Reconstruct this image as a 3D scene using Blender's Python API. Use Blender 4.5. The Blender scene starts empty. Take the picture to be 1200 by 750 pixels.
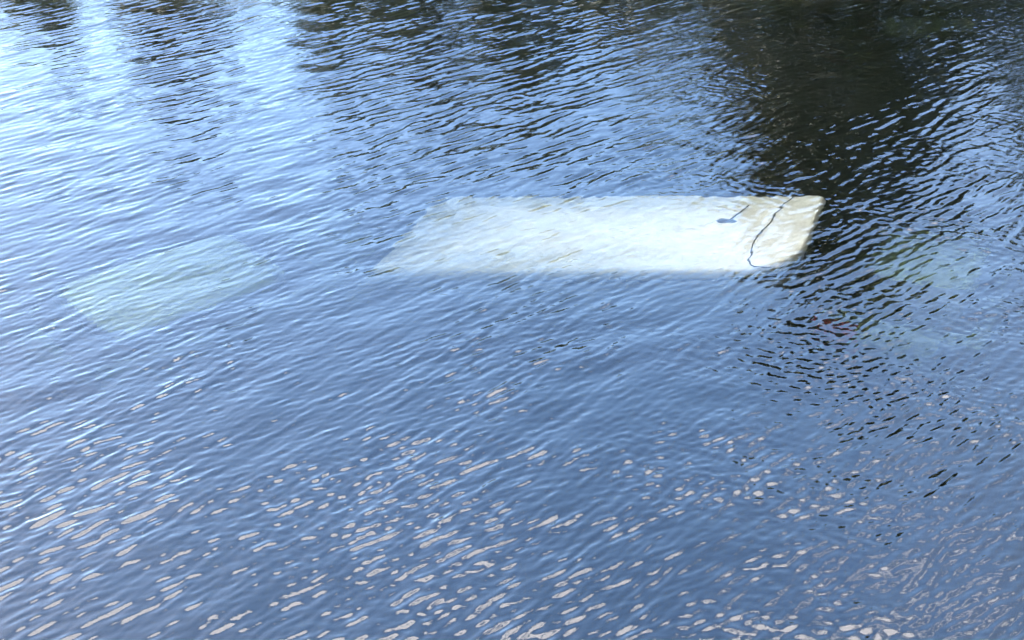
import bpy, bmesh, math, random
import numpy as np
from mathutils import Vector, Matrix

scene = bpy.context.scene
R = math.radians

# ------------------------------------------------------------------ camera
cam_data = bpy.data.cameras.new("camera")
cam = bpy.data.objects.new("camera", cam_data)
scene.collection.objects.link(cam)
cam.location = (0.0, 0.0, 7.0)
cam.rotation_euler = (R(90 - 31.0), 0, 0)
cam_data.sensor_fit = 'HORIZONTAL'
cam_data.angle = R(40.0)
cam_data.clip_start = 0.1
cam_data.clip_end = 9000
scene.camera = cam

# ------------------------------------------------------------------ sky, sun, exposure
SUN_EL, SUN_AZ = 38.0, -50.0          # azimuth from +Y, negative = to the left
world = bpy.data.worlds.new("World")
scene.world = world
world.use_nodes = True
nt = world.node_tree
nt.nodes.clear()
N = nt.nodes.new
out = N('ShaderNodeOutputWorld')
bg = N('ShaderNodeBackground')
sky = N('ShaderNodeTexSky')
sky.sky_type = 'NISHITA'
sky.sun_disc = False
sky.sun_elevation = R(SUN_EL)
sky.sun_rotation = R(SUN_AZ)
sky.air_density = 1.0
sky.dust_density = 0.3
sky.ozone_density = 1.2
# a layer of scattered cloud, laid out on a plane high above the ground
tc = N('ShaderNodeTexCoord')
sep = N('ShaderNodeSeparateXYZ')
nt.links.new(tc.outputs['Generated'], sep.inputs[0])
mx = N('ShaderNodeMath'); mx.operation = 'MAXIMUM'; mx.inputs[1].default_value = 0.03
nt.links.new(sep.outputs['Z'], mx.inputs[0])
dx = N('ShaderNodeMath'); dx.operation = 'DIVIDE'
dy = N('ShaderNodeMath'); dy.operation = 'DIVIDE'
nt.links.new(sep.outputs['X'], dx.inputs[0]); nt.links.new(mx.outputs[0], dx.inputs[1])
nt.links.new(sep.outputs['Y'], dy.inputs[0]); nt.links.new(mx.outputs[0], dy.inputs[1])
cmb = N('ShaderNodeCombineXYZ')
nt.links.new(dx.outputs[0], cmb.inputs[0]); nt.links.new(dy.outputs[0], cmb.inputs[1])
cmb.inputs[2].default_value = 3.7
cn = N('ShaderNodeTexNoise')
cn.inputs['Scale'].default_value = 3.2
cn.inputs['Detail'].default_value = 9
cn.inputs['Roughness'].default_value = 0.62
nt.links.new(cmb.outputs[0], cn.inputs['Vector'])
# a broken bank of cloud stands overhead, leaning to the right: cover grows with height in the sky
vd = N('ShaderNodeVectorMath'); vd.operation = 'DOT_PRODUCT'
nt.links.new(tc.outputs['Generated'], vd.inputs[0])
vd.inputs[1].default_value = (0.205, 0.0, 0.979)
ov = N('ShaderNodeMapRange')
ov.inputs['From Min'].default_value = 0.63
ov.inputs['From Max'].default_value = 0.87
ov.inputs['To Min'].default_value = -0.26
ov.inputs['To Max'].default_value = 0.16
nt.links.new(vd.outputs['Value'], ov.inputs['Value'])
cadd = N('ShaderNodeMath'); cadd.operation = 'ADD'
nt.links.new(cn.outputs['Fac'], cadd.inputs[0]); nt.links.new(ov.outputs[0], cadd.inputs[1])
cr = N('ShaderNodeValToRGB')
cr.color_ramp.elements[0].position = 0.47
cr.color_ramp.elements[1].position = 0.58
nt.links.new(cadd.outputs[0], cr.inputs[0])
cm = cr
mixc = N('ShaderNodeMix'); mixc.data_type = 'RGBA'
nt.links.new(cm.outputs[0], mixc.inputs[0])
hs = N('ShaderNodeHueSaturation')
hs.inputs['Saturation'].default_value = 1.10
nt.links.new(sky.outputs[0], hs.inputs['Color'])
# a thin high veil of cloud that thickens towards the right
vl = N('ShaderNodeMapRange')
vl.inputs['From Min'].default_value = 0.12
vl.inputs['From Max'].default_value = 0.75
vl.inputs['To Max'].default_value = 0.10
nt.links.new(sep.outputs['X'], vl.inputs['Value'])
mixv = N('ShaderNodeMix'); mixv.data_type = 'RGBA'
nt.links.new(vl.outputs[0], mixv.inputs[0])
nt.links.new(hs.outputs[0], mixv.inputs[6])
mixv.inputs[7].default_value = (9.6, 9.5, 10.4, 1)
nt.links.new(mixv.outputs[2], mixc.inputs[6])
mixc.inputs[7].default_value = (8.6, 8.5, 9.1, 1)
nt.links.new(mixc.outputs[2], bg.inputs['Color'])
bg.inputs['Strength'].default_value = 0.10
nt.links.new(bg.outputs[0], out.inputs[0])

sun_data = bpy.data.lights.new("sun", 'SUN')
sun_data.energy = 3.0
sun_data.angle = R(0.53)
sun_data.color = (1.0, 0.95, 0.87)
sun = bpy.data.objects.new("sun", sun_data)
scene.collection.objects.link(sun)
sd = Vector((math.sin(R(SUN_AZ)) * math.cos(R(SUN_EL)), math.cos(R(SUN_AZ)) * math.cos(R(SUN_EL)), math.sin(R(SUN_EL))))
sun.rotation_euler = sd.to_track_quat('Z', 'Y').to_euler()
sun.location = (-20, 10, 30)

vs = scene.view_settings
vs.view_transform = 'Standard'
vs.look = 'None'
vs.exposure = 3.86
vs.gamma = 1.0
cy = scene.cycles
cy.use_denoising = True
cy.max_bounces = 10
cy.transmission_bounces = 8
cy.glossy_bounces = 4
cy.diffuse_bounces = 2
cy.volume_bounces = 1
cy.sample_clamp_indirect = 2.0
cy.caustics_reflective = False
cy.caustics_refractive = True
cy.blur_glossy = 0.2

# ------------------------------------------------------------------ materials
def new_mat(name):
    m = bpy.data.materials.new(name)
    m.use_nodes = True
    return m, m.node_tree, m.node_tree.nodes['Principled BSDF']

def surf(name, col, col2=None, scale=6.0, rough=0.6, bump=0.0, metallic=0.0, detail=5):
    m, t, b = new_mat(name)
    b.inputs['Roughness'].default_value = rough
    b.inputs['Metallic'].default_value = metallic
    n = t.nodes.new('ShaderNodeTexNoise')
    n.inputs['Scale'].default_value = scale
    n.inputs['Detail'].default_value = detail
    co = t.nodes.new('ShaderNodeTexCoord')
    t.links.new(co.outputs['Object'], n.inputs['Vector'])
    r = t.nodes.new('ShaderNodeValToRGB')
    r.color_ramp.elements[0].position = 0.35
    r.color_ramp.elements[1].position = 0.68
    r.color_ramp.elements[0].color = (*col, 1)
    r.color_ramp.elements[1].color = (*(col2 or col), 1)
    t.links.new(n.outputs['Fac'], r.inputs[0])
    t.links.new(r.outputs[0], b.inputs['Base Color'])
    if bump:
        bp = t.nodes.new('ShaderNodeBump')
        bp.inputs['Strength'].default_value = bump
        bp.inputs['Distance'].default_value = 0.05
        t.links.new(n.outputs['Fac'], bp.inputs['Height'])
        t.links.new(bp.outputs[0], b.inputs['Normal'])
    return m

M_roof = surf("white_van_paint", (0.53, 0.51, 0.465), (0.62, 0.60, 0.555), 3.0, 0.45)
M_pale = surf("pale_car_paint", (0.58, 0.74, 0.68), (0.68, 0.82, 0.76), 2.0, 0.4)
M_green = surf("pale_green_paint", (0.52, 0.66, 0.52), (0.62, 0.74, 0.62), 2.0, 0.4)
M_glass = surf("dark_glass", (0.02, 0.025, 0.025), (0.03, 0.035, 0.03), 2.0, 0.1)
M_rubber = surf("black_rubber", (0.015, 0.015, 0.015), (0.03, 0.03, 0.028), 20.0, 0.8)
M_red = surf("red_lamp_plastic", (0.85, 0.05, 0.16), (0.90, 0.10, 0.25), 8.0, 0.25)
M_lamp = surf("clear_lamp_plastic", (0.6, 0.6, 0.58), (0.7, 0.7, 0.68), 8.0, 0.2)
M_ground = surf("bank_earth", (0.028, 0.028, 0.018), (0.06, 0.05, 0.034), 1.3, 0.95, 0.6)
M_bark = surf("bark", (0.06, 0.045, 0.03), (0.12, 0.09, 0.06), 9.0, 0.95, 0.5)

def leaf_mat(name, c1, c2):
    m, t, b = new_mat(name)
    b.inputs['Roughness'].default_value = 0.6
    oi = t.nodes.new('ShaderNodeTexCoord')
    n = t.nodes.new('ShaderNodeTexNoise'); n.inputs['Scale'].default_value = 1.1; n.inputs['Detail'].default_value = 4
    t.links.new(oi.outputs['Object'], n.inputs['Vector'])
    r = t.nodes.new('ShaderNodeValToRGB')
    r.color_ramp.elements[0].position = 0.35; r.color_ramp.elements[1].position = 0.65
    r.color_ramp.elements[0].color = (*c1, 1); r.color_ramp.elements[1].color = (*c2, 1)
    t.links.new(n.outputs['Fac'], r.inputs[0])
    t.links.new(r.outputs[0], b.inputs['Base Color'])
    return m
M_leaf = leaf_mat("dark_foliage", (0.030, 0.042, 0.020), (0.060, 0.075, 0.032))
M_leaf2 = leaf_mat("mid_foliage", (0.045, 0.065, 0.025), (0.085, 0.105, 0.045))
M_leaf3 = leaf_mat("brown_foliage", (0.055, 0.045, 0.028), (0.090, 0.075, 0.045))

# water: clear reflecting surface over murky olive water
mw, t, b = new_mat("murky_water")
t.nodes.remove(b)
mo = t.nodes['Material Output']
fr = t.nodes.new('ShaderNodeFresnel'); fr.inputs['IOR'].default_value = 1.6
gl = t.nodes.new('ShaderNodeBsdfGlossy'); gl.inputs['Roughness'].default_value = 0.0
rf = t.nodes.new('ShaderNodeBsdfRefraction'); rf.inputs['IOR'].default_value = 1.333; rf.inputs['Roughness'].default_value = 0.17
ms = t.nodes.new('ShaderNodeMixShader')
geo = t.nodes.new('ShaderNodeNewGeometry')
mp = t.nodes.new('ShaderNodeMapping')
mp.inputs['Rotation'].default_value = (0, 0, R(-36))
mp.inputs['Scale'].default_value = (8.0, 24.0, 8.0)
t.links.new(geo.outputs['Position'], mp.inputs['Vector'])
wn = t.nodes.new('ShaderNodeTexNoise'); wn.inputs['Scale'].default_value = 1.0; wn.inputs['Detail'].default_value = 2.0
t.links.new(mp.outputs[0], wn.inputs['Vector'])
bp = t.nodes.new('ShaderNodeBump'); bp.inputs['Strength'].default_value = 1.0; bp.inputs['Distance'].default_value = 0.0012
t.links.new(wn.outputs['Fac'], bp.inputs['Height'])
for nd in (fr, gl, rf):
    t.links.new(bp.outputs[0], nd.inputs['Normal'])
t.links.new(fr.outputs[0], ms.inputs[0]); t.links.new(rf.outputs[0], ms.inputs[1]); t.links.new(gl.outputs[0], ms.inputs[2])
t.links.new(ms.outputs[0], mo.inputs['Surface'])
va = t.nodes.new('ShaderNodeVolumeAbsorption')
va.inputs['Color'].default_value = (0.43, 0.455, 0.29, 1); va.inputs['Density'].default_value = 2.8
vsn = t.nodes.new('ShaderNodeVolumeScatter')
vsn.inputs['Color'].default_value = (0.62, 0.66, 0.52, 1); vsn.inputs['Density'].default_value = 0.025
vadd = t.nodes.new('ShaderNodeAddShader')
t.links.new(va.outputs[0], vadd.inputs[0]); t.links.new(vsn.outputs[0], vadd.inputs[1])
t.links.new(vadd.outputs[0], mo.inputs['Volume'])
M_water = mw

# ------------------------------------------------------------------ helpers
def link(o, parent=None):
    scene.collection.objects.link(o)
    if parent is not None:
        o.parent = parent
    return o

def mesh_obj(name, verts, faces, mat, parent=None, smooth=False):
    me = bpy.data.meshes.new(name)
    me.from_pydata([tuple(v) for v in verts], [], [tuple(f) for f in faces])
    me.update()
    me.materials.append(mat)
    if smooth:
        me.polygons.foreach_set('use_smooth', [True] * len(me.polygons))
    return link(bpy.data.objects.new(name, me), parent)

def tag(o, label, cat, group=None):
    o['label'] = label
    o['category'] = cat
    if group:
        o['group'] = group

def struct(o):
    o['kind'] = 'structure'
    return o

def grid_mesh(name, xs, ys, Z, mat, skirt=None):
    nx, ny = len(xs), len(ys)
    X, Y = np.meshgrid(xs, ys)
    co = np.stack([X, Y, Z], -1).reshape(-1, 3).astype(np.float32)
    idx = np.arange(nx * ny).reshape(ny, nx)
    q = np.stack([idx[:-1, :-1], idx[:-1, 1:], idx[1:, 1:], idx[1:, :-1]], -1).reshape(-1, 4)
    me = bpy.data.meshes.new(name)
    extra = []
    ring = None
    if skirt is not None:
        ring = np.concatenate([idx[0, :], idx[1:, -1], idx[-1, -2::-1], idx[-2:0:-1, 0]])
        low = co[ring].copy(); low[:, 2] = skirt
        base = len(co)
        co = np.concatenate([co, low])
        n = len(ring)
        a = np.arange(n); bq = (a + 1) % n
        q = np.concatenate([q, np.stack([ring[bq], ring[a], base + a, base + bq], -1)])
        extra = list(range(base + n - 1, base - 1, -1))
    nq = len(q)
    loops = np.concatenate([q.reshape(-1), np.array(extra, dtype=np.int64)]).astype(np.int32)
    starts = np.arange(nq) * 4
    if len(extra):
        starts = np.append(starts, nq * 4)
    me.vertices.add(len(co)); me.vertices.foreach_set('co', co.reshape(-1))
    me.loops.add(len(loops)); me.loops.foreach_set('vertex_index', loops)
    me.polygons.add(len(starts)); me.polygons.foreach_set('loop_start', starts.astype(np.int32))
    me.update(calc_edges=True)
    sm = np.ones(len(starts), dtype=bool)
    if len(extra):
        sm[-1] = False
    me.polygons.foreach_set('use_smooth', sm)
    me.materials.append(mat)
    return link(bpy.data.objects.new(name, me))

# ------------------------------------------------------------------ ground: river bed, far bank and land beyond
rng = np.random.default_rng(11)

def nonuni(lo, hi, step, far, n):
    core = np.arange(lo, hi + 1e-6, step)
    g = np.geomspace(step, far, n)
    return np.concatenate([lo - g[::-1], core, core[-1] + g])

def bank_line(x):
    return (22.8 + 0.30 * np.sin(x * 0.55 + 2.1) + 0.10 * np.sin(x * 2.3 + 1) + 0.05 * np.sin(x * 5.1)
            - 0.55 * np.exp(-((x + 4.7) / 2.6) ** 2) + 0.0009 * x * x)

gx = nonuni(-24, 24, 0.3, 5000, 28)
gy = np.concatenate([-26 - np.geomspace(0.6, 5000, 24)[::-1], np.arange(-26, 20.4, 0.6), np.arange(20.4, 25, 0.15),
                     25 + np.geomspace(0.3, 5000, 34)])
GX, GY = np.meshgrid(gx, gy)
d_far = GY - bank_line(GX)
d_near = -30 - GY
d_side = np.abs(GX) - 75
dd = np.maximum(np.maximum(d_far, d_near), d_side)
tt = np.clip((dd + 0.8) / 2.2, 0, 1)
bed = -2.32 + 0.06 * np.sin(GX * 0.9) * np.sin(GY * 0.7)
land = 0.30 + 0.05 * np.sin(GX * 1.7 + GY) + 0.004 * np.clip(dd, 0, 200)
lift = tt * tt * (3 - 2 * tt)
shelf = np.clip((dd + 1.2) / 0.5, 0, 1)
GZ = bed * (1 - shelf) + (-0.55) * shelf
GZ = GZ * (1 - lift) + land * lift + 0.04 * np.sin(GX * 7.1 + 3 * np.sin(GY * 3)) * lift
struct(grid_mesh("ground", gx, gy, GZ, M_ground))

# ------------------------------------------------------------------ water surface: thousands of small wind ripples
wx = np.concatenate([-9.6 - np.geomspace(0.03, 78, 40)[::-1], np.arange(-9.6, 9.6, 0.0170), 9.6 + np.geomspace(0.03, 78, 40)]).astype(np.float32)
wy = np.concatenate([6.9 - np.geomspace(0.03, 45, 36)[::-1], np.arange(6.9, 13.0, 0.0135), np.arange(13.0, 22.8, 0.018), 22.8 + np.geomspace(0.05, 3, 8)]).astype(np.float32)
WX, WY = np.meshgrid(wx, wy)

def wave_group(n, lam0, lam_sig, ang0, ang_sig, slope_rms, seed):
    r = np.random.default_rng(seed)
    lam = np.clip(lam0 * np.exp(r.normal(0, lam_sig, n)), 0.055, 4.0)
    ang = np.radians(ang0 + r.normal(0, ang_sig, n))
    ph = r.uniform(0, 2 * np.pi, n)
    k = 2 * np.pi / lam
    s = slope_rms * math.sqrt(2.0 / n)
    Z = np.zeros_like(WX)
    for i in range(n):
        ax = (k[i] * np.cos(ang[i]) * wx).astype(np.float32)
        ay = (k[i] * np.sin(ang[i]) * wy + ph[i]).astype(np.float32)
        amp = np.float32(s / k[i])
        # cos(a+b) by products of the row and column tables
        Z += amp * (np.outer(np.cos(ay), np.cos(ax)) - np.outer(np.sin(ay), np.sin(ax)))
    return Z

def patch(lam, seed, n=10):
    r = np.random.default_rng(seed)
    Z = np.zeros_like(WX)
    for i in range(n):
        a = r.uniform(0, 2 * np.pi); k = 2 * np.pi / (lam * r.uniform(0.7, 1.6))
        Z += np.cos(k * math.cos(a) * WX + k * math.sin(a) * WY + r.uniform(0, 6.28)).astype(np.float32)
    return Z / math.sqrt(n / 2)

def sstep(x, a, b):
    u = np.clip((x - a) / (b - a), 0, 1)
    return u * u * (3 - 2 * u)

gust = np.clip(1.0 + 0.20 * patch(2.6, 1), 0.80, 1.5)
gust2 = np.clip(0.8 + 0.5 * patch(2.2, 2), 0.1, 2)
right = sstep(WX - 0.10 * (WY - 14), -0.5, 4.0)
near = 1 - sstep(WY, 9.0, 13.0)
main_w = wave_group(140, 0.138, 0.32, 129, 11, 0.080, 5)
near_w = wave_group(150, 0.092, 0.32, 131, 13, 0.080, 9)
cross_w = wave_group(100, 0.110, 0.30, 64, 20, 0.050, 6)
long_w = wave_group(40, 0.70, 0.38, 118, 34, 0.024, 7)
fine_w = wave_group(60, 0.085, 0.14, 122, 30, 0.026, 8)
blend = sstep(WY, 9.5, 16.5)
main_w = main_w * np.sqrt(blend) + near_w * np.sqrt(1 - blend)
WZ = (main_w * gust * (0.88 - 0.14 * right * (1 - blend) + 0.22 * right * blend + 0.42 * near * (1 - 0.10 * right)) + cross_w * gust2 * (0.16 + 0.66 * right + 0.30 * near) + long_w
      + fine_w * gust2 * (0.25 + 0.8 * near + 0.45 * right))
edge = np.clip((9.9 - np.abs(WX)) / 0.4, 0, 1) * np.clip((WY - 6.6) / 0.4, 0, 1)
calm = 1 - 0.42 * sstep(WY, 14.5, 18.5) * sstep(WX, 1.5, 4.5)      # lee of the tall trees
WZ = WZ * edge * calm
struct(grid_mesh("water", wx, wy, WZ, M_water, skirt=-3.4))

# ------------------------------------------------------------------ vehicles lying on the bed
def rrect(hx0, hx1, hy0, hy1, rads, n=7):
    """rounded rectangle outline, counter-clockwise; rads = corner radii (rear right, front right, front left, rear left)"""
    pts = []
    cs = [(hx0, hy0, 180), (hx1, hy0, 270), (hx1, hy1, 0), (hx0, hy1, 90)]
    for (x, y, a0), r in zip(cs, rads):
        cx = x + r if x == hx0 else x - r
        cy_ = y + r if y == hy0 else y - r
        for i in range(n + 1):
            a = R(a0 + 90 * i / n)
            pts.append((cx + r * math.cos(a), cy_ + r * math.sin(a)))
    return pts

def loft(loops, cap_top=True, cap_bottom=True):
    """loops: list of equally long lists of (x,y,z), top to bottom"""
    vs_, fs = [], []
    n = len(loops[0])
    for lp in loops:
        vs_ += lp
    for i in range(len(loops) - 1):
        a, c = i * n, (i + 1) * n
        for j in range(n):
            k = (j + 1) % n
            fs.append((a + j, c + j, c + k, a + k))
    if cap_top:
        fs.append(tuple(range(n)))
    if cap_bottom:
        fs.append(tuple(range(len(vs_) - 1, len(vs_) - n - 1, -1)))
    return vs_, fs

def tube(path, r, n=8):
    vs_, fs = [], []
    P = [Vector(p) for p in path]
    for i, p in enumerate(P):
        d = (P[min(i + 1, len(P) - 1)] - P[max(i - 1, 0)]).normalized()
        u = d.cross(Vector((0, 0, 1)))
        if u.length < 1e-4:
            u = d.cross(Vector((1, 0, 0)))
        u.normalize(); w = d.cross(u)
        rr = r[i] if isinstance(r, (list, tuple)) else r
        for j in range(n):
            a = 2 * math.pi * j / n
            vs_.append(p + u * (rr * math.cos(a)) + w * (rr * math.sin(a)))
    for i in range(len(P) - 1):
        for j in range(n):
            k = (j + 1) % n
            fs.append((i * n + j, i * n + k, (i + 1) * n + k, (i + 1) * n + j))
    fs.append(tuple(range(n - 1, -1, -1)))
    fs.append(tuple(range(len(vs_) - n, len(vs_))))
    return vs_, fs

def smoothpath(pts, n=6):
    o = []
    P = [Vector(p) for p in pts]
    for i in range(len(P) - 1):
        p0, p1, p2, p3 = P[max(i - 1, 0)], P[i], P[i + 1], P[min(i + 2, len(P) - 1)]
        for k in range(n):
            s = k / n
            o.append(0.5 * ((2 * p1) + (p2 - p0) * s + (2 * p0 - 5 * p1 + 4 * p2 - p3) * s * s + (3 * p1 - p0 - 3 * p2 + p3) * s ** 3))
    o.append(P[-1])
    return o

def wheel(name, parent, x, y, z, r, w):
    prof = [(0.0, r * 0.55), (0.0, r * 0.93), (w * 0.12, r), (w * 0.88, r), (w, r * 0.93), (w, r * 0.55)]
    vs_, fs = [], []
    n = 20
    for (yy, rr) in prof:
        for j in range(n):
            a = 2 * math.pi * j / n
            vs_.append((x + rr * math.cos(a), y - w / 2 + yy, z + rr * math.sin(a)))
    m = len(prof)
    for i in range(m):
        for j in range(n):
            k = (j + 1) % n; q = (i + 1) % m
            fs.append((i * n + j, i * n + k, q * n + k, q * n + j))
    o = mesh_obj(name, vs_, fs, M_rubber, parent)
    rim, rf_ = [], []
    for yy in (w * 0.1, w * 0.9):
        for j in range(n):
            a = 2 * math.pi * j / n
            rim.append((x + r * 0.56 * math.cos(a), y - w / 2 + yy, z + r * 0.56 * math.sin(a)))
    for j in range(n):
        k = (j + 1) % n
        rf_.append((j, k, n + k, n + j))
    rf_ += [tuple(range(n - 1, -1, -1)), tuple(range(n, 2 * n))]
    mesh_obj("rim", rim, rf_, M_lamp, o)
    return o

def pose(o, loc, yaw, pitch=0.0, roll=0.0):
    o.matrix_world = Matrix.Translation(loc) @ Matrix.Rotation(yaw, 4, 'Z') @ Matrix.Rotation(-pitch, 4, 'Y') @ Matrix.Rotation(roll, 4, 'X')

# ---- the white van: its roof lies just below the surface
van = link(bpy.data.objects.new("white_van", None))
tag(van, "sunken white van whose broad pale roof shows just under the rippled water", "van")
VL, VW = 4.52, 1.90
hx, hy = VL / 2, VW / 2
SK = 0.29          # the van is racked: its ends lean to one side
def sk(p):
    return (p[0] + SK * p[1], p[1], p[2])
def van_z(x, y):
    return -0.030 * (y / hy) ** 2 - 0.015 * (x / hx) ** 2 - 0.20 * max(0.0, (-x - 0.6) / (hx - 0.6)) ** 2
levels = [  # z, inset
    (0.000, 0.30), (-0.006, 0.12), (-0.022, 0.055), (-0.055, 0.02), (-0.11, 0.0), (-0.20, -0.015)]
def van_loop(z, ins, front, rads):
    return rrect(-hx + ins - front, hx - (ins * 0.35 if z > -0.3 else 0.16), -hy + ins, hy - ins, rads)
loops = []
for z, ins in levels:
    lp = van_loop(z, ins, 0.0, [max(0.16 - ins, .05), max(0.62 - ins, .05), 0.06, max(0.25 - ins, .05)])
    loops.append([sk((x, y, z + van_z(x, y))) for x, y in lp])
top = loops[0]
inner = []      # crowned roof panel: concentric inner loops
for q in (0.0001, 0.25, 0.5, 0.75):
    inner.append([sk(((x - SK * y) * q, y * q, 0.004 + van_z((x - SK * y) * q, y * q))) for x, y, z in top])
vv, ff = loft(inner + loops, cap_top=True, cap_bottom=False)
roof = mesh_obj("roof", vv, ff, M_roof, van, smooth=True)
low = []
for z, ins, fx in [(-0.20, -0.015, 0.0), (-0.60, -0.03, 0.10), (-1.05, -0.04, 0.50), (-1.15, -0.05, 0.85), (-1.35, -0.05, 1.0), (-1.90, -0.03, 1.0), (-2.0, 0.02, 0.95)]:
    lp = van_loop(z, ins, fx, [.25, .22, .18, .2])
    low.append([sk((x, y, z - 0.02 + (van_z(x, y) if z > -0.3 else -0.05))) for x, y in lp])
vv, ff = loft(low, cap_top=False)
mesh_obj("body", vv, ff, M_roof, van, smooth=True)
def slab(name, quad, off, mat):
    a4 = [sk(p) for p in quad]
    b4 = [(p[0] + off[0], p[1] + off[1], p[2] + off[2]) for p in a4]
    mesh_obj(name, a4 + b4, [(4, 5, 6, 7), (3, 2, 1, 0), (0, 1, 5, 4), (1, 2, 6, 5), (2, 3, 7, 6), (3, 0, 4, 7)], mat, van)
slab("windscreen", [(-hx - 0.10, -0.74, -0.62), (-hx - 0.10, 0.74, -0.62), (-hx - 0.50, 0.82, -1.07), (-hx - 0.50, -0.82, -1.07)], (-0.06, 0, 0.02), M_glass)
for sgn in (-1, 1):
    y0 = sgn * (hy + 0.01)
    slab("side_window", [(-hx + 0.1, y0, -0.55), (-hx + 1.0, y0, -0.55), (-hx + 1.0, y0, -1.0), (-hx - 0.1, y0, -1.0)], (0, sgn * 0.04, 0), M_glass)
    slab("rear_door", [(hx - 0.13, sgn * 0.03, -0.5), (hx - 0.13, sgn * 0.82, -0.5), (hx - 0.13, sgn * 0.82, -1.85), (hx - 0.13, sgn * 0.03, -1.85)], (0.012, 0, 0), M_roof)
for x in (-hx - 0.1, hx - 0.9):
    for y in (-hy + 0.08, hy - 0.08):
        wheel("wheel", van, x + SK * y, y, -1.95, 0.33, 0.2)
# the rubber strip across the front of the roof, bent along the near edge
sp = [(2.15, 0.86), (1.96, 0.45), (1.79, 0.08), (1.63, -0.28), (1.555, -0.57), (1.53, -0.77), (1.57, -0.86), (1.66, -0.885), (1.76, -0.87)]
path = smoothpath([(x + 0.012 * math.sin(9 * y), y, van_z(x, y) + (0.006 if y > -0.84 else -0.004)) for x, y in sp], 5)
vv, ff = tube(path, 0.0085)
mesh_obj("rubber_strip", vv, ff, M_rubber, van, smooth=True)
# stubby aerial
ax_, ay_ = 1.31, 0.15
az_ = van_z(ax_, ay_)
bl = []
for z, s in ((0.045, 0.45), (0.035, 0.75), (0.0, 1.0)):
    bl.append([sk((ax_ + 0.11 * s * math.cos(a), ay_ + 0.05 * s * math.sin(a), az_ + z)) for a in np.linspace(0, 2 * np.pi, 16, endpoint=False)])
vv, ff = loft(bl)
aer = mesh_obj("aerial", vv, ff, M_rubber, van, smooth=True)
vv, ff = tube([sk((ax_ + 0.02, ay_, az_ + 0.03)), sk((ax_ + 0.10, ay_ + 0.16, az_ + 0.06)), sk((ax_ + 0.17, ay_ + 0.34, az_ + 0.09))], [0.014, 0.011, 0.008])
mesh_obj("mast", vv, ff, M_rubber, aer, smooth=True)

a = Vector((-0.743, 14.742, -0.36)); bq = Vector((3.574, 14.417, -0.20)); c = Vector((2.672, 12.614, -0.10)); d = Vector((-1.424, 12.824, -0.28))
cen = (a + bq + c + d) / 4
axv = ((bq - a) + (c - d)) / 2
cen.y += 0.20
pose(van, cen, math.atan2(axv.y, axv.x), math.atan2(axv.z, axv.xy.length), R(-2.4))

# ---- pale cars deeper down
def car(name, paint, loc, yaw, pitch, roll, label, roof_z=1.42, x0=-1.18, wr=0.56, lamps=(M_red, M_red)):
    e = link(bpy.data.objects.new(name, None))
    tag(e, label, "car", "sunken cars round the white van")
    def lp(z, x0, x1, w, r):
        return [(x, y, z) for x, y in rrect(x0, x1, -w, w, [r] * 4)]
    vv, ff = loft([lp(0.93, -1.9, 1.75, 0.62, .25), lp(0.90, -2.05, 1.95, 0.76, .3), lp(0.82, -2.14, 2.1, 0.83, .32), lp(0.62, -2.18, 2.16, 0.86, .34),
                   lp(0.35, -2.16, 2.15, 0.85, .32), lp(0.2, -2.0, 2.0, 0.80, .3)])
    body = mesh_obj("body", vv, ff, paint, e, smooth=True)
    vv, ff = loft([lp(1.36, x0, 0.36, wr - .04, .2), lp(0.91, max(x0 - .54, -2.0), 1.05, 0.70, .25)])
    mesh_obj("window_band", vv, ff, M_glass, e)
    vv, ff = loft([lp(roof_z + .03, x0 + .6, -0.15, wr - .36, .18), lp(roof_z + .01, x0 + .35, 0.08, wr - .2, .25), lp(roof_z - .03, x0 + .12, 0.30, wr - .07, .28),
                   lp(roof_z - .08, x0, 0.42, wr, .28), lp(1.30, x0 - .04, 0.46, wr + .02, .28)])
    mesh_obj("roof", vv, ff, paint, e, smooth=True)
    for s in (-1, 1):
        vv, ff = loft([[(-2.19 + dx_, s * 0.63 + dy_, z) for dx_, dy_ in ((0, -.22), (.24, -.22), (.24, .22), (0, .22))] for z in (0.925, 0.60)])
        mesh_obj("tail_light", vv, ff, lamps[(s + 1) // 2], e)
        vv, ff = loft([[(2.06 + dx_, s * 0.6 + dy_, z) for dx_, dy_ in ((0, -.17), (.12, -.17), (.12, .17), (0, .17))] for z in (0.74, 0.60)])
        mesh_obj("headlight", vv, ff, M_lamp, e)
        for x in (-1.3, 1.35):
            wheel("wheel", e, x, s * 0.74, 0.30, 0.30, 0.18)
    pose(e, Vector(loc), yaw, pitch, roll)
    return e

car("sunken_car", M_pale, (-3.3, 13.5, -2.2), R(43), R(-5), R(3), "pale sunken car seen as a blurred whitish green patch at the left", x0=-1.75, wr=0.66, lamps=(M_glass, M_glass))
car("sunken_car", M_green, (4.72, 13.74, -2.38), R(65), R(-13), R(-3), "pale green sunken car with a red tail light, right of the white van", lamps=(M_glass, M_red))
car("sunken_car", M_green, (6.9, 21.7, -2.75), R(10), 0.0, 0.0, "dim green sunken car farthest off, near the far bank")

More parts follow.
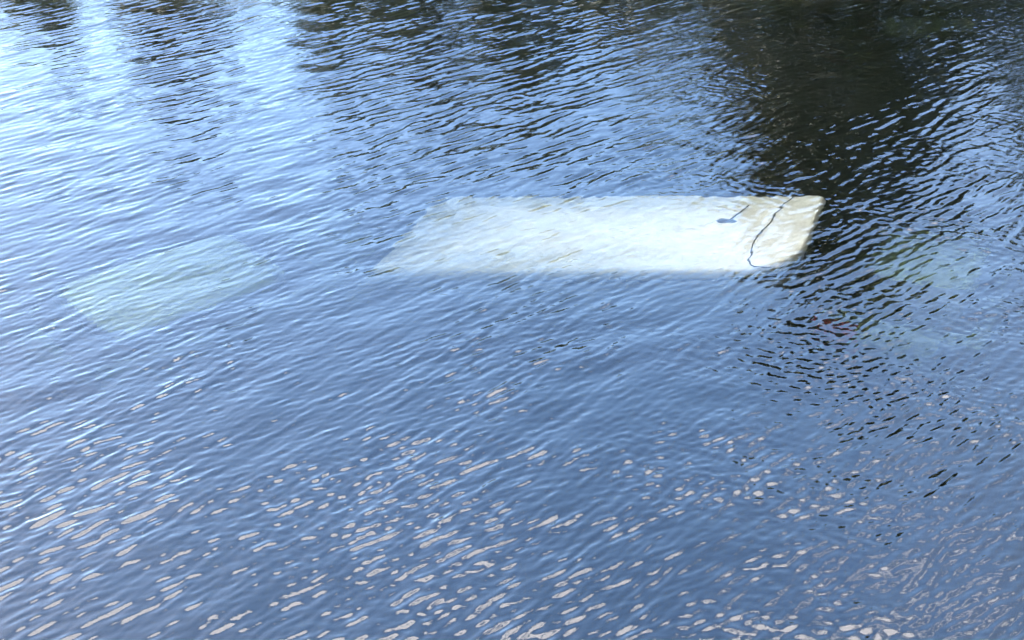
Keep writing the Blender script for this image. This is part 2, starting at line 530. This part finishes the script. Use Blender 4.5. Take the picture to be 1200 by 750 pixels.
# ------------------------------------------------------------------ trees on the far bank
def tree(name, x, y, h, w, leafmat, label, seed, n_clump, leaves, leaf, base=0.25, cone=0.5, dens=1.0, cat="tree", group="trees on the far bank"):
    r = random.Random(seed)
    e = link(bpy.data.objects.new(name, None))
    e.location = (x, y, 0.28)
    tag(e, label, cat, group)
    vv, ff = [], []
    def add(path, rad, n=8):
        v, f = tube(path, rad, n)
        o = len(vv); vv.extend(v); ff.extend([tuple(i + o for i in q) for q in f])
    lean = r.uniform(-.04, .04)
    trunk = [(lean * h * s + 0.06 * math.sin(5 * s + seed), 0.05 * math.cos(4 * s), h * 0.93 * s) for s in (0, .1, .25, .45, .65, .85, 1)]
    add(trunk, [0.035 * h * k for k in (1, .72, .6, .45, .3, .15, .05)], 10)
    clumps = []
    for i in range(n_clump):
        s = base + (1 - base) * (i + r.random()) / n_clump
        prof = (1 - s) ** cone * (0.55 + 0.45 * min(1, (s - base) / 0.18 + .2))
        rad = w / 2 * prof * math.sqrt(r.uniform(0.12, 1.0))
        an = r.uniform(0, 2 * math.pi)
        c = Vector((rad * math.cos(an) + lean * h * s, rad * math.sin(an), h * s + r.uniform(-.3, .2)))
        clumps.append((c, (0.28 + 0.5 * prof) * w / 6 * r.uniform(.7, 1.3)))
        if i % 3 == 0:
            p0 = Vector((lean * h * s * .8, 0, max(h * s - rad * 0.6 - .2, h * .1)))
            add([p0, (p0 + c) / 2 + Vector((0, 0, -.05)), c], [0.010 * h * (1.1 - s), 0.006 * h * (1.1 - s), 0.003 * h * (1.1 - s) + .004], 5)
    mesh_obj("trunk", vv, ff, M_bark, e, smooth=True)
    rg = np.random.default_rng(seed)
    C, S = [], []
    for c, s in clumps:
        k = int(leaves * dens)
        dv = rg.normal(0, 1, (k, 3)); dv /= np.linalg.norm(dv, axis=1)[:, None]
        dv *= (rg.random((k, 1)) ** 0.45) * s * np.array([1.15, 1.15, 0.8])
        C.append(np.array(c)[None] + dv)
    C = np.concatenate(C); k = len(C)
    u = rg.normal(0, 1, (k, 3)); u /= np.linalg.norm(u, axis=1)[:, None]
    v = np.cross(u, rg.normal(0, 1, (k, 3))); v /= np.linalg.norm(v, axis=1)[:, None]
    L = leaf * rg.uniform(.6, 1.4, (k, 1))
    P = np.stack([C - u * L, C - v * L * .45, C + u * L, C + v * L * .45], 1).reshape(-1, 3)
    me = bpy.data.meshes.new("crown")
    me.vertices.add(4 * k); me.vertices.foreach_set('co', P.astype(np.float32).reshape(-1))
    me.loops.add(4 * k); me.loops.foreach_set('vertex_index', np.arange(4 * k, dtype=np.int32))
    me.polygons.add(k); me.polygons.foreach_set('loop_start', (np.arange(k) * 4).astype(np.int32))
    me.update(calc_edges=True)
    me.materials.append(leafmat)
    link(bpy.data.objects.new("crown", me), e)
    return e

# x, y, height, crown width, material, label, seed, clumps, leaves, leaf size, base, cone
tree("dark_tree", 8.2, 32.0, 11.3, 9.0, M_leaf, "tall dark tree, mirrored as the big black patch at the upper right", 21, 230, 80, 0.20, 0.02, 0.72, 1.2)
tree("dark_tree", 14.0, 31.0, 9.6, 6.8, M_leaf, "round dark tree right of the tall one on the far bank", 22, 110, 60, 0.18, 0.05, 0.4)
tree("dark_tree", 19.4, 34.0, 9.0, 7.0, M_leaf, "dark tree at the right end of the far bank", 23, 110, 60, 0.18, 0.05, 0.4)
tree("dark_tree", 4.4, 39.0, 8.9, 6.8, M_leaf, "thin crowned dark tree left of the tall one", 24, 70, 40, 0.17, 0.03, 0.35)
tree("green_tree", 0.7, 39.0, 8.7, 6.4, M_leaf2, "green tree mirrored at the middle of the top edge", 25, 130, 62, 0.19, 0.03, 0.40)
tree("green_tree", -2.4, 41.0, 9.4, 6.4, M_leaf, "darker green tree left of the middle one", 26, 130, 60, 0.19, 0.03, 0.42)
tree("green_tree", -5.2, 39.5, 8.3, 5.0, M_leaf2, "small green tree at the left end of the middle clump", 29, 100, 55, 0.18, 0.03, 0.45)
tree("green_tree", -10.3, 40.0, 7.8, 5.6, M_leaf, "narrow dark tree mirrored at the upper left", 27, 120, 60, 0.18, 0.03, 0.62)
tree("green_tree", -15.6, 42.0, 3.6, 6.0, M_leaf2, "low broad tree at the left end of the far bank", 28, 70, 50, 0.17, 0.03, 0.4)
for i, (x, y, h, w, lb) in enumerate([
        (-8.6, 24.6, 1.3, 2.8, "low shrub at the water's edge in front of the narrow dark tree"),
        (-5.9, 24.9, 1.5, 3.0, "rounded shrub on the bank left of the middle clump of trees"),
        (-2.6, 24.7, 1.4, 2.6, "small dark shrub on the bank below the darker green tree"),
        (2.2, 25.0, 1.6, 3.2, "broad low shrub on the bank between the middle trees and the tall dark tree")]):
    tree("shrub", x, y, h, w, M_leaf if i % 2 else M_leaf2, lb, 40 + i, 34, 60, 0.09, 0.05, 0.3,
         cat="shrub", group="shrubs along the far bank")
tree("green_tree", -7.4, 44.0, 5.4, 4.6, M_leaf2, "small tree set back in the gap right of the narrow dark tree", 61, 50, 50, 0.16, 0.03, 0.4)
tree("green_tree", -13.2, 45.0, 5.2, 4.2, M_leaf2, "small tree set back in the gap left of the narrow dark tree", 62, 50, 50, 0.16, 0.03, 0.4)
